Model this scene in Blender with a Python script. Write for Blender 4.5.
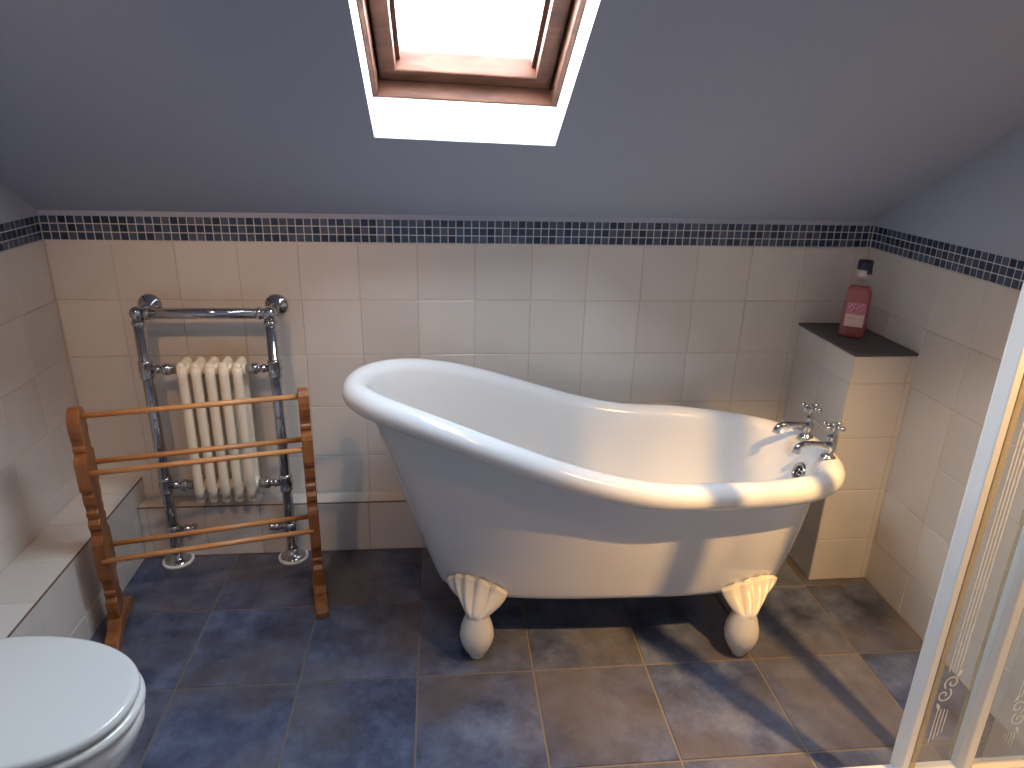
import bpy, bmesh, math, random
from mathutils import Vector, Matrix
random.seed(7)
PI = math.pi
for o in list(bpy.data.objects):
    bpy.data.objects.remove(o)
SC = bpy.context.scene
COL = SC.collection

# ------------------------------------------------------------------ camera
F_PX = 695.6
cam_d = bpy.data.cameras.new('camera')
cam_d.sensor_width = 36.0
cam_d.lens = 36.0 * F_PX / 1024.0
cam_d.clip_start = 0.02
cam = bpy.data.objects.new('camera', cam_d)
COL.objects.link(cam)
yaw, pit, rol = 0.1070, -0.3573, 0.0266
fw = Vector((math.sin(yaw) * math.cos(pit), math.cos(yaw) * math.cos(pit), math.sin(pit)))
rt = Vector((math.cos(yaw), -math.sin(yaw), 0))
up = rt.cross(fw)
r2 = rt * math.cos(rol) + up * math.sin(rol)
u2 = up * math.cos(rol) - rt * math.sin(rol)
M = Matrix((r2, u2, -fw)).transposed().to_4x4()
M.translation = Vector((1.0814, -2.4183, 1.5555))
cam.matrix_world = M
SC.camera = cam

# ------------------------------------------------------------------ light and exposure
SC.view_settings.view_transform = 'Standard'
SC.view_settings.look = 'None'
SC.view_settings.gamma = 1.0
SC.view_settings.use_curve_mapping = False
SC.view_settings.exposure = 0.0

world = bpy.data.worlds.new('sky')
SC.world = world
world.use_nodes = True
wb = world.node_tree.nodes['Background']
# hazy sky over the skylight: bright white towards the horizon, duller and bluer overhead
wn = world.node_tree
w_tc = wn.nodes.new('ShaderNodeTexCoord')
w_sp = wn.nodes.new('ShaderNodeSeparateXYZ')
w_cr = wn.nodes.new('ShaderNodeValToRGB')
w_cr.color_ramp.elements[0].position = 0.25
w_cr.color_ramp.elements[0].color = (0.92, 0.97, 1.0, 1)
w_cr.color_ramp.elements[1].position = 0.95
w_cr.color_ramp.elements[1].color = (0.20, 0.245, 0.29, 1)
wn.links.new(w_tc.outputs['Generated'], w_sp.inputs['Vector'])
wn.links.new(w_sp.outputs['Z'], w_cr.inputs['Fac'])
wn.links.new(w_cr.outputs['Color'], wb.inputs['Color'])
wb.inputs['Strength'].default_value = 92.0


def spot(name, loc, watts, size_deg, blend, target, radius=0.045, col=(1.0, 0.67, 0.34)):
    d = bpy.data.lights.new(name, 'SPOT')
    d.energy = watts
    d.color = col
    d.spot_size = math.radians(size_deg)
    d.spot_blend = blend
    d.shadow_soft_size = radius
    o = bpy.data.objects.new(name, d)
    COL.objects.link(o)
    o.location = loc
    o.rotation_euler = (Vector(target) - Vector(loc)).to_track_quat('-Z', 'Y').to_euler()
    return o


# warm halogen spotlights of the ceiling (above the frame)
spot('ceiling_spotlight', (2.378, -1.61, 2.12), 315, 56, 1.0, (2.10, -0.78, 0.02), 0.015, (1.0, 0.57, 0.21))
spot('ceiling_spotlight', (1.30, -1.62, 2.13), 14, 130, 0.7, (1.4, -1.1, 0), 0.045, (1.0, 0.61, 0.29))
spot('ceiling_spotlight', (0.30, -1.67, 2.15), 40, 54, 1.0, (0.36, -0.0, 0.72), 0.03, (1.0, 0.56, 0.26))

pl = bpy.data.lights.new('skylight_portal', 'AREA')          # sampling guide for the sky through the skylight
pl.shape = 'RECTANGLE'
pl.size, pl.size_y = 0.50, 0.92
pl.cycles.is_portal = True
plo = bpy.data.objects.new('skylight_portal', pl)
COL.objects.link(plo)


# ------------------------------------------------------------------ materials
def new_mat(name):
    m = bpy.data.materials.new(name)
    m.use_nodes = True
    nt = m.node_tree
    b = nt.nodes['Principled BSDF']
    return m, nt, b


def simple(name, col, rough=0.5, metal=0.0, coat=0.0, spec=0.5):
    m, nt, b = new_mat(name)
    b.inputs['Base Color'].default_value = (*col, 1)
    b.inputs['Roughness'].default_value = rough
    b.inputs['Metallic'].default_value = metal
    b.inputs['Coat Weight'].default_value = coat
    b.inputs['Specular IOR Level'].default_value = spec
    return m


def node(nt, kind, **kw):
    n = nt.nodes.new(kind)
    for k, v in kw.items():
        setattr(n, k, v)
    return n


def add_bump(nt, b, scale, strength, dist=0.002, detail=3.0):
    tc = node(nt, 'ShaderNodeTexCoord')
    nz = node(nt, 'ShaderNodeTexNoise')
    nz.inputs['Scale'].default_value = scale
    nz.inputs['Detail'].default_value = detail
    bp = node(nt, 'ShaderNodeBump')
    bp.inputs['Strength'].default_value = strength
    bp.inputs['Distance'].default_value = dist
    nt.links.new(tc.outputs['Object'], nz.inputs['Vector'])
    nt.links.new(nz.outputs['Fac'], bp.inputs['Height'])
    nt.links.new(bp.outputs['Normal'], b.inputs['Normal'])
    return nz


def ramp(nt, stops):
    r = node(nt, 'ShaderNodeValToRGB')
    el = r.color_ramp.elements
    while len(el) < len(stops):
        el.new(0.5)
    for e, (p, c) in zip(el, stops):
        e.position = p
        e.color = (*c, 1)
    return r


def mat_wall_tile():
    m, nt, b = new_mat('cream_tile')
    g = node(nt, 'ShaderNodeNewGeometry')
    tc = node(nt, 'ShaderNodeTexCoord')
    nz = node(nt, 'ShaderNodeTexNoise')
    nz.inputs['Scale'].default_value = 7.0
    nz.inputs['Detail'].default_value = 4.0
    mx = node(nt, 'ShaderNodeMix', data_type='FLOAT')
    mx.inputs['Factor'].default_value = 0.5
    nt.links.new(tc.outputs['Object'], nz.inputs['Vector'])
    nt.links.new(g.outputs['Random Per Island'], mx.inputs['A'])
    nt.links.new(nz.outputs['Fac'], mx.inputs['B'])
    r = ramp(nt, [(0.15, (0.60, 0.57, 0.53)), (0.85, (0.69, 0.66, 0.62))])
    nt.links.new(mx.outputs['Result'], r.inputs['Fac'])
    nt.links.new(r.outputs['Color'], b.inputs['Base Color'])
    b.inputs['Roughness'].default_value = 0.22
    b.inputs['Specular IOR Level'].default_value = 0.45
    nb = node(nt, 'ShaderNodeTexNoise')
    nb.inputs['Scale'].default_value = 14.0
    bp = node(nt, 'ShaderNodeBump')
    bp.inputs['Strength'].default_value = 0.25
    bp.inputs['Distance'].default_value = 0.004
    nt.links.new(tc.outputs['Object'], nb.inputs['Vector'])
    nt.links.new(nb.outputs['Fac'], bp.inputs['Height'])
    nt.links.new(bp.outputs['Normal'], b.inputs['Normal'])
    return m


def mat_mosaic():
    m, nt, b = new_mat('blue_mosaic')
    g = node(nt, 'ShaderNodeNewGeometry')
    r = ramp(nt, [(0.0, (0.017, 0.026, 0.060)), (0.35, (0.028, 0.048, 0.098)), (0.6, (0.042, 0.075, 0.132)), (1.0, (0.095, 0.115, 0.17))])
    nt.links.new(g.outputs['Random Per Island'], r.inputs['Fac'])
    nt.links.new(r.outputs['Color'], b.inputs['Base Color'])
    b.inputs['Roughness'].default_value = 0.25
    return m


def mat_floor_tile():
    m, nt, b = new_mat('blue_slate_tile')
    g = node(nt, 'ShaderNodeNewGeometry')
    tc = node(nt, 'ShaderNodeTexCoord')
    sc = node(nt, 'ShaderNodeVectorMath', operation='SCALE')
    sc.inputs['Scale'].default_value = 13.0
    cmb = node(nt, 'ShaderNodeCombineXYZ')
    nt.links.new(g.outputs['Random Per Island'], cmb.inputs['Z'])
    nt.links.new(cmb.outputs['Vector'], sc.inputs[0])
    ad = node(nt, 'ShaderNodeVectorMath', operation='ADD')
    nt.links.new(tc.outputs['Object'], ad.inputs[0])
    nt.links.new(sc.outputs['Vector'], ad.inputs[1])
    n1 = node(nt, 'ShaderNodeTexNoise')
    n1.inputs['Scale'].default_value = 6.5
    n1.inputs['Detail'].default_value = 7.0
    n1.inputs['Roughness'].default_value = 0.72
    n2 = node(nt, 'ShaderNodeTexNoise')
    n2.inputs['Scale'].default_value = 3.0
    n2.inputs['Detail'].default_value = 4.0
    nt.links.new(ad.outputs['Vector'], n1.inputs['Vector'])
    nt.links.new(ad.outputs['Vector'], n2.inputs['Vector'])
    r1 = ramp(nt, [(0.32, (0.022, 0.028, 0.056)), (0.5, (0.075, 0.096, 0.168)), (0.70, (0.165, 0.195, 0.28))])
    r2_ = ramp(nt, [(0.40, (0.0, 0.0, 0.0)), (0.62, (1, 1, 1))])
    nt.links.new(n1.outputs['Fac'], r1.inputs['Fac'])
    nt.links.new(n2.outputs['Fac'], r2_.inputs['Fac'])
    mx = node(nt, 'ShaderNodeMix', data_type='RGBA')
    ml = node(nt, 'ShaderNodeMath', operation='MULTIPLY')
    ml.inputs[1].default_value = 0.6
    nt.links.new(r2_.outputs['Color'], ml.inputs[0])
    nt.links.new(ml.outputs['Value'], mx.inputs['Factor'])
    nt.links.new(r1.outputs['Color'], mx.inputs['A'])
    mx.inputs['B'].default_value = (0.135, 0.108, 0.085, 1)
    nt.links.new(mx.outputs['Result'], b.inputs['Base Color'])
    b.inputs['Roughness'].default_value = 0.34
    bp = node(nt, 'ShaderNodeBump')
    bp.inputs['Strength'].default_value = 0.25
    bp.inputs['Distance'].default_value = 0.004
    nt.links.new(n1.outputs['Fac'], bp.inputs['Height'])
    nt.links.new(bp.outputs['Normal'], b.inputs['Normal'])
    return m


def mat_wood(name, c0, c1, rough, axis_scale, scale=1.0):
    m, nt, b = new_mat(name)
    tc = node(nt, 'ShaderNodeTexCoord')
    mp = node(nt, 'ShaderNodeMapping')
    mp.inputs['Scale'].default_value = axis_scale
    nz = node(nt, 'ShaderNodeTexNoise')
    nz.inputs['Scale'].default_value = 9.0 * scale
    nz.inputs['Detail'].default_value = 5.0
    nz.inputs['Distortion'].default_value = 0.6
    nt.links.new(tc.outputs['Object'], mp.inputs['Vector'])
    nt.links.new(mp.outputs['Vector'], nz.inputs['Vector'])
    r = ramp(nt, [(0.3, c0), (0.7, c1)])
    nt.links.new(nz.outputs['Fac'], r.inputs['Fac'])
    nt.links.new(r.outputs['Color'], b.inputs['Base Color'])
    b.inputs['Roughness'].default_value = rough
    return m


def mat_pane(name, tint=(1, 1, 1), refl=1.0, haze=0.0):
    m = bpy.data.materials.new(name)
    m.use_nodes = True
    nt = m.node_tree
    nt.nodes.clear()
    out = node(nt, 'ShaderNodeOutputMaterial')
    tr = node(nt, 'ShaderNodeBsdfTransparent')
    tr.inputs['Color'].default_value = (*tint, 1)
    gl = node(nt, 'ShaderNodeBsdfGlossy')
    gl.inputs['Roughness'].default_value = 0.02
    fr = node(nt, 'ShaderNodeLayerWeight')
    fr.inputs['Blend'].default_value = 0.5
    pw = node(nt, 'ShaderNodeMath', operation='POWER')
    pw.inputs[1].default_value = 5.0
    ad = node(nt, 'ShaderNodeMath', operation='ADD')
    ad.inputs[1].default_value = 0.04
    ml = node(nt, 'ShaderNodeMath', operation='MULTIPLY')
    ml.inputs[1].default_value = refl
    mx = node(nt, 'ShaderNodeMixShader')
    nt.links.new(fr.outputs['Facing'], pw.inputs[0])
    nt.links.new(pw.outputs['Value'], ad.inputs[0])
    nt.links.new(ad.outputs['Value'], ml.inputs[0])
    nt.links.new(ml.outputs['Value'], mx.inputs['Fac'])
    nt.links.new(tr.outputs['BSDF'], mx.inputs[1])
    nt.links.new(gl.outputs['BSDF'], mx.inputs[2])
    last = mx
    if haze > 0:
        df = node(nt, 'ShaderNodeBsdfDiffuse')
        df.inputs['Color'].default_value = (0.8, 0.8, 0.78, 1)
        m2 = node(nt, 'ShaderNodeMixShader')
        m2.inputs['Fac'].default_value = haze
        nt.links.new(mx.outputs['Shader'], m2.inputs[1])
        nt.links.new(df.outputs['BSDF'], m2.inputs[2])
        last = m2
    nt.links.new(last.outputs['Shader'], out.inputs['Surface'])
    return m


def mat_liquid(name, tint, body, fac):
    m = mat_pane(name, tint, 0.8)
    nt = m.node_tree
    out = [n for n in nt.nodes if n.type == 'OUTPUT_MATERIAL'][0]
    prev = out.inputs['Surface'].links[0].from_socket
    df = node(nt, 'ShaderNodeBsdfDiffuse')
    df.inputs['Color'].default_value = (*body, 1)
    mx = node(nt, 'ShaderNodeMixShader')
    mx.inputs['Fac'].default_value = fac
    nt.links.new(prev, mx.inputs[1])
    nt.links.new(df.outputs['BSDF'], mx.inputs[2])
    nt.links.new(mx.outputs['Shader'], out.inputs['Surface'])
    return m


M_TILE = mat_wall_tile()
M_MOSAIC = mat_mosaic()
M_FLOOR = mat_floor_tile()
M_GROUT = simple('wall_grout', (0.55, 0.47, 0.40), 0.8)
M_MGROUT = simple('mosaic_grout', (0.58, 0.58, 0.6), 0.8)
M_FGROUT = simple('floor_grout', (0.18, 0.15, 0.122), 0.8)
M_PAINT, nt_, b_ = new_mat('lavender_grey_paint')
b_.inputs['Base Color'].default_value = (0.39, 0.435, 0.545, 1)
b_.inputs['Roughness'].default_value = 0.75
add_bump(nt_, b_, 60, 0.15, 0.002)
M_REVEAL = simple('white_reveal_paint', (0.85, 0.87, 0.88), 0.7)
M_EDGE = simple('brown_edge_grout', (0.17, 0.11, 0.07), 0.7)
M_SLATE, nt_, b_ = new_mat('dark_slate')
b_.inputs['Base Color'].default_value = (0.075, 0.075, 0.088, 1)
b_.inputs['Roughness'].default_value = 0.5
add_bump(nt_, b_, 25, 0.5, 0.004)
M_ENAMEL = simple('white_enamel', (0.75, 0.745, 0.735), 0.12, 0, 0.3)
M_CERAMIC = simple('white_ceramic', (0.80, 0.81, 0.80), 0.10, 0, 0.3)
M_LID = simple('white_lid_lacquer', (0.64, 0.665, 0.655), 0.14, 0, 0.3)
M_FOOT = simple('cream_foot_paint', (0.76, 0.73, 0.66), 0.28)
M_CHROME = simple('chrome', (0.52, 0.52, 0.53), 0.09, 1.0)
M_DARK = simple('hole_shade_roof_black', (0.02, 0.02, 0.02), 0.5)  # near-black: shade coloured into the overflow hole, also the roof closure
M_RAD = simple('cream_radiator_paint', (0.88, 0.80, 0.64), 0.3)
M_PLASTIC = simple('white_plastic', (0.8, 0.8, 0.78), 0.35)
M_PINE = mat_wood('varnished_pine', (0.19, 0.066, 0.019), (0.32, 0.125, 0.038), 0.32, (4, 4, 0.6))
M_RAIL = mat_wood('pine_dowel', (0.48, 0.21, 0.075), (0.62, 0.31, 0.12), 0.35, (0.5, 5, 5))
M_STAIN = mat_wood('stained_window_wood', (0.065, 0.027, 0.016), (0.135, 0.058, 0.034), 0.35, (0.7, 3, 3))
M_STAIN.node_tree.nodes['Principled BSDF'].inputs['Specular IOR Level'].default_value = 0.15
M_STAIN.node_tree.nodes['Principled BSDF'].inputs['Roughness'].default_value = 0.5
M_PANE = mat_pane('skylight_glass', (0.97, 0.98, 1.0), 0.6)
M_SHGLASS = mat_pane('shower_glass', (0.965, 0.97, 0.96), 0.8)
M_FROST = mat_pane('lightly_frosted_glass', (0.93, 0.93, 0.92), 0.3, 0.32)
_nt = M_FROST.node_tree
_df = [n for n in _nt.nodes if n.type == 'BSDF_DIFFUSE'][0]
_tl = _nt.nodes.new('ShaderNodeBsdfTranslucent')
_tl.inputs['Color'].default_value = (0.85, 0.85, 0.82, 1)
_nt.links.new(_tl.outputs['BSDF'], _df.outputs['BSDF'].links[0].to_socket)
M_ETCH = mat_pane('etched_glass', (0.9, 0.9, 0.9), 0.3, 0.55)
M_FRAME = simple('white_shower_frame', (0.55, 0.555, 0.555), 0.3)
M_GASKET = mat_liquid('cream_gasket', (0.92, 0.85, 0.70), (0.60, 0.52, 0.37), 0.35)
M_SEAL = simple('brown_seal', (0.10, 0.07, 0.04), 0.5)
M_TRAY = simple('white_tray', (0.82, 0.81, 0.79), 0.2)


# ------------------------------------------------------------------ mesh helper
class MB:
    def __init__(s):
        s.v, s.f, s.m, s.sm = [], [], [], []

    def face(s, idx, mi=0, smooth=False):
        s.f.append(idx); s.m.append(mi); s.sm.append(smooth)

    def quad(s, a, b, c, d, mi=0):
        n = len(s.v)
        s.v += [Vector(a), Vector(b), Vector(c), Vector(d)]
        s.face([n, n + 1, n + 2, n + 3], mi)

    def poly(s, pts, mi=0):
        n = len(s.v)
        s.v += [Vector(p) for p in pts]
        s.face(list(range(n, n + len(pts))), mi)

    def rings(s, rings, mi=0, smooth=True, closed=True, cap0=False, cap1=False):
        n0 = len(s.v); k = len(rings[0])
        for r in rings:
            s.v += [Vector(p) for p in r]
        for i in range(len(rings) - 1):
            a, b = n0 + i * k, n0 + (i + 1) * k
            for j in range(k if closed else k - 1):
                j2 = (j + 1) % k
                s.face([a + j, a + j2, b + j2, b + j], mi, smooth)
        if cap0:
            s.face([n0 + j for j in range(k)][::-1], mi)
        if cap1:
            s.face([n0 + (len(rings) - 1) * k + j for j in range(k)], mi)

    def lathe(s, prof, at=(0, 0, 0), axis=(0, 0, 1), segs=24, mi=0):
        """prof: list of (radius, height) along axis from point at."""
        ax = Vector(axis).normalized(); at = Vector(at)
        t = Vector((1, 0, 0)) if abs(ax.x) < 0.9 else Vector((0, 1, 0))
        e1 = ax.cross(t).normalized(); e2 = ax.cross(e1)
        rs = []
        for r, h in prof:
            r = max(r, 1e-5)
            rs.append([at + ax * h + (e1 * math.cos(2 * PI * j / segs) + e2 * math.sin(2 * PI * j / segs)) * r for j in range(segs)])
        s.rings(rs, mi, True, True, True, True)

    def tube(s, path, r, segs=14, mi=0, caps=True):
        pts = [Vector(p) for p in path]
        rr = r if isinstance(r, (list, tuple)) else [r] * len(pts)
        rs = []; prev = None
        for i, p in enumerate(pts):
            d = (pts[min(i + 1, len(pts) - 1)] - pts[max(i - 1, 0)]).normalized()
            if prev is None:
                t = Vector((0, 0, 1)) if abs(d.z) < 0.9 else Vector((1, 0, 0))
                e1 = d.cross(t).normalized()
            else:
                e1 = (prev - d * prev.dot(d)).normalized()
            prev = e1; e2 = d.cross(e1)
            rs.append([p + (e1 * math.cos(2 * PI * j / segs) + e2 * math.sin(2 * PI * j / segs)) * rr[i] for j in range(segs)])
        s.rings(rs, mi, True, True, caps, caps)

    def sphere(s, c, r, segs=20, mi=0, sc=(1, 1, 1)):
        c = Vector(c); n = max(6, segs // 2); rs = []
        for i in range(n + 1):
            a = -PI / 2 + PI * i / n
            q = max(math.cos(a), 1e-4)
            rs.append([c + Vector((r * q * math.cos(2 * PI * j / segs) * sc[0], r * q * math.sin(2 * PI * j / segs) * sc[1], r * math.sin(a) * sc[2])) for j in range(segs)])
        s.rings(rs, mi, True, True, True, True)

    def box(s, a, b, mi=0, bev=0.0, X=None):
        """axis aligned box a..b with chamfered edges; X optional 4x4 applied after."""
        bm = bmesh.new()
        bmesh.ops.create_cube(bm, size=1.0)
        c = [(a[i] + b[i]) / 2 for i in range(3)]; d = [abs(b[i] - a[i]) for i in range(3)]
        for v in bm.verts:
            v.co = Vector((c[0] + v.co.x * d[0], c[1] + v.co.y * d[1], c[2] + v.co.z * d[2]))
        if bev > 0:
            bmesh.ops.bevel(bm, geom=list(bm.edges), offset=bev, segments=2, profile=0.5, affect='EDGES')
        s.add_bm(bm, mi, X)

    def prism(s, outline, t0, t1, basis, mi=0, bev=0.0):
        """outline: 2D pts; basis: (origin, e1, e2, e3): extruded from t0 to t1 along e3."""
        o, e1, e2, e3 = [Vector(q) for q in basis]
        bm = bmesh.new()
        vs = [bm.verts.new(o + e1 * p[0] + e2 * p[1] + e3 * t0) for p in outline]
        f = bm.faces.new(vs)
        r = bmesh.ops.extrude_face_region(bm, geom=[f])
        for v in [g for g in r['geom'] if isinstance(g, bmesh.types.BMVert)]:
            v.co += e3 * (t1 - t0)
        bmesh.ops.recalc_face_normals(bm, faces=list(bm.faces))
        if bev > 0:
            ed = [e for e in bm.edges if len(e.link_faces) == 2 and e.calc_face_angle(0) > 1.0]
            bmesh.ops.bevel(bm, geom=ed, offset=bev, segments=2, profile=0.5, affect='EDGES')
        s.add_bm(bm, mi)

    def add_bm(s, bm, mi=0, X=None):
        bm.verts.index_update()
        n = len(s.v)
        s.v += [(X @ v.co) if X else v.co.copy() for v in bm.verts]
        for f in bm.faces:
            s.face([n + v.index for v in f.verts], mi)
        bm.free()

    def lean(s, k, z0):
        for v in s.v:
            v.x -= k * (v.z - z0)
        return s

    def build(s, name, mats, parent=None, loc=None, fix=True):
        me = bpy.data.meshes.new(name)
        me.from_pydata([tuple(v) for v in s.v], [], s.f)
        if not isinstance(mats, (list, tuple)):
            mats = [mats]
        for m in mats:
            me.materials.append(m)
        for p, mi, sm in zip(me.polygons, s.m, s.sm):
            p.material_index = mi
            p.use_smooth = sm
        if fix:
            bm = bmesh.new(); bm.from_mesh(me)
            bmesh.ops.recalc_face_normals(bm, faces=list(bm.faces))
            bm.to_mesh(me); bm.free()
        me.update()
        o = bpy.data.objects.new(name, me)
        COL.objects.link(o)
        if parent is not None:
            o.parent = parent
            # keep the given coordinates as world coordinates
            o.matrix_parent_inverse = world_of(parent).inverted()
        return o


def world_of(o):
    m = Matrix.Translation(o.location) @ o.rotation_euler.to_matrix().to_4x4()
    return (world_of(o.parent) @ o.matrix_parent_inverse @ m) if o.parent else m


def tag(o, label=None, cat=None, group=None, kind=None):
    if label: o['label'] = label
    if cat: o['category'] = cat
    if group: o['group'] = group
    if kind: o['kind'] = kind
    return o


def thing(name, loc, label, cat, group=None):
    o = bpy.data.objects.new(name, None)
    o.empty_display_size = 0.05
    COL.objects.link(o)
    o.location = loc
    return tag(o, label, cat, group)


# ------------------------------------------------------------------ room data
XL, XR = -0.203, 2.645
YF = -3.35
ZM0, ZM1 = 1.1656, 1.2462            # mosaic band
ZC, SL = 1.260, 0.585                # ceiling height at back wall, slope rise per metre
ZFLAT = 2.32
YS = -(ZFLAT - ZC) / SL
T = 0.2


def tiles(mb, o, e1, e2, n, us, vs, mi, gap=0.003, rise=0.0025, tilt=0.0):
    """raised pillow tiles on a grid of u and v lines."""
    o, e1, e2, n = Vector(o), Vector(e1), Vector(e2), Vector(n)
    h = gap / 2
    for i in range(len(us) - 1):
        for j in range(len(vs) - 1):
            a, b = sorted((us[i], us[i + 1])); c, d = sorted((vs[j], vs[j + 1]))
            if b - a < gap * 1.6 or d - c < gap * 1.6:
                continue
            w = [random.uniform(-tilt, tilt) for _ in range(2)]
            k = min(0.0015, (b - a) * 0.2, (d - c) * 0.2)
            base = [(a + h, c + h), (b - h, c + h), (b - h, d - h), (a + h, d - h)]
            top = [(a + h + k, c + h + k), (b - h - k, c + h + k), (b - h - k, d - h - k), (a + h + k, d - h - k)]
            n0 = len(mb.v)
            mb.v += [o + e1 * p + e2 * q for p, q in base]
            s_ = [(-1, -1), (1, -1), (1, 1), (-1, 1)]
            mb.v += [o + e1 * p + e2 * q + n * (rise + w[0] * s_[t][0] + w[1] * s_[t][1]) for t, (p, q) in enumerate(top)]
            for t in range(4):
                t2 = (t + 1) % 4
                mb.face([n0 + t, n0 + t2, n0 + 4 + t2, n0 + 4 + t], mi)
            mb.face([n0 + 4, n0 + 5, n0 + 6, n0 + 7], mi)


def lines(a, b, start, step):
    out = [a]
    k = math.ceil((a - start) / step + 1e-6)
    while start + k * step < b - 1e-6:
        out.append(start + k * step); k += 1
    return out + [b]


MATS_W = [M_GROUT, M_TILE, M_MOSAIC, M_MGROUT, M_PAINT]
VROWS = [0.0] + [ZM0 - k * T for k in (5, 4, 3, 2, 1)] + [ZM0]
ZMOS = [ZM0 + (ZM1 - ZM0) * k / 3 for k in range(4)]
RISE = 0.0018

# back wall
mb = MB()
mb.quad((XL - .01, RISE, -.01), (XR + .01, RISE, -.01), (XR + .01, RISE, ZM0), (XL - .01, RISE, ZM0), 0)
mb.quad((XL - .01, RISE, ZM0), (XR + .01, RISE, ZM0), (XR + .01, RISE, ZM1), (XL - .01, RISE, ZM1), 3)
mb.box((XL - .01, -0.0012, ZM1 - 0.0022), (XR + .01, 0.004, ZC + .02), 4)
tiles(mb, (0, RISE, 0), (1, 0, 0), (0, 0, 1), (0, -1, 0), lines(XL, XR, 0, T), VROWS, 1, 0.0024, RISE, 0.0006)
tiles(mb, (0, RISE, 0), (1, 0, 0), (0, 0, 1), (0, -1, 0), lines(XL, XR, XL, 0.02675), ZMOS, 2, 0.0032, RISE, 0.0004)
tag(mb.build('wall_back', MATS_W), kind='structure')


def side_wall(name, x, nx, y_start):
    mb = MB()
    g = x - nx * RISE
    mb.quad((g, 0.01, -.01), (g, YF, -.01), (g, YF, ZM0), (g, 0.01, ZM0), 0)
    mb.quad((g, 0.01, ZM0), (g, YF, ZM0), (g, YF, ZM1), (g, 0.01, ZM1), 3)
    xp = x + nx * 0.0012; zl = ZM1 - 0.0022
    mb.poly([(xp, 0.02, zl), (xp, YF, zl), (xp, YF, ZFLAT + .02), (xp, YS, ZFLAT + .02), (xp, 0.02, ZC + .01)], 4)
    mb.quad((xp, 0.02, zl), (xp, YF, zl), (g, YF, zl), (g, 0.02, zl), 4)
    tiles(mb, (g, 0, 0), (0, 1, 0), (0, 0, 1), (nx, 0, 0), lines(YF, 0, y_start, T), VROWS, 1, 0.0024, RISE, 0.0006)
    tiles(mb, (g, 0, 0), (0, 1, 0), (0, 0, 1), (nx, 0, 0), lines(YF, 0, 0, 0.02675), ZMOS, 2, 0.0032, RISE, 0.0004)
    tag(mb.build(name, MATS_W), kind='structure')


side_wall('wall_left', XL, 1, 0.0)
side_wall('wall_right', XR, -1, -0.185)
mb = MB()
mb.quad((XL - .01, YF, -.01), (XR + .01, YF, -.01), (XR + .01, YF, ZFLAT + .03), (XL - .01, YF, ZFLAT + .03))
tag(mb.build('wall_front', M_PAINT), kind='structure')

# floor
FT, FX, FY = 0.3486, 0.3030, -0.0599
mb = MB()
mb.quad((XL - .01, .01, -.0025), (XR + .01, .01, -.0025), (XR + .01, YF - .01, -.0025), (XL - .01, YF - .01, -.0025), 0)
tiles(mb, (0, 0, -.0025), (1, 0, 0), (0, 1, 0), (0, 0, 1), lines(XL, XR, FX, FT), lines(YF, 0.0, FY, FT), 1, 0.0055, 0.0025, 0.0003)
tag(mb.build('floor', [M_FGROUT, M_FLOOR]), kind='structure')

# ceiling: slope with the skylight opening, flat part behind the camera
HX0, HX1, HY0, HY1 = 0.910, 1.398, -0.424, -1.240
zc = lambda y: ZC - SL * y
ANG = math.atan(SL); CS, SN = math.cos(ANG), math.sin(ANG)


HXC, SKEW = (HX0 + HX1) / 2, 0.045     # the opening sits slightly out of level


def win(x, s, n):   # skylight coordinates: across, up the slope from the lower edge, outwards
    s = s - SKEW * (x - HXC)
    return Vector((x, HY0 - s * CS + n * SN, zc(HY0) + s * SN + n * CS))


mb = MB()
P = lambda x, y: (x, y, zc(y))
X0, X1 = XL - .01, XR + .01
_se = (HY0 - HY1) / CS
h00, h10, h01, h11 = win(HX0, 0, 0), win(HX1, 0, 0), win(HX0, _se, 0), win(HX1, _se, 0)
mb.quad(P(X0, .02), P(X1, .02), h10, h00)
mb.quad(h01, h11, P(X1, YS), P(X0, YS))
mb.quad(P(X0, .02), h00, h01, P(X0, YS))
mb.quad(h10, P(X1, .02), P(X1, YS), h11)
mb.quad((X0, YS, ZFLAT), (X1, YS, ZFLAT), (X1, YF - .01, ZFLAT), (X0, YF - .01, ZFLAT))
# plaster reveal of the opening: vertical below, level above
VR = 0.100
ND = VR * CS; SB = VR * SN
SE = (HY0 - HY1) / CS
nd = ND + 0.002
lo0, lo1 = win(HX0, 0, 0), win(HX1, 0, 0)
lu0, lu1 = win(HX0, nd * SN / CS, nd), win(HX1, nd * SN / CS, nd)
to0, to1 = win(HX0, SE, 0), win(HX1, SE, 0)
tu0, tu1 = win(HX0, SE + 0.05, nd), win(HX1, SE + 0.05, nd)
mb.quad(lo0, lo1, lu1, lu0, 1)
mb.quad(to0, to1, tu1, tu0, 1)
mb.quad(lo0, lu0, tu0, to0, 1)
mb.quad(lo1, lu1, tu1, to1, 1)
tag(mb.build('ceiling', [M_PAINT, M_REVEAL], fix=False), kind='structure')

# skylight window
wroot = thing('window_1', win((HX0 + HX1) / 2, 0.0, 0.087), 'brown stained wooden roof window in the sloping ceiling above the bath', 'skylight')
tag(wroot, kind='structure')


def member(mb, x0, x1, s0, s1, n0, n1, bev=0.004):
    X = Matrix(((1, 0, 0), (SKEW * CS, -CS, SN), (-SKEW * SN, SN, CS))).to_4x4()
    X.translation = win(0, 0, 0)
    mb.box((x0, s0, n0), (x1, s1, n1), 0, bev, X)


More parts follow.
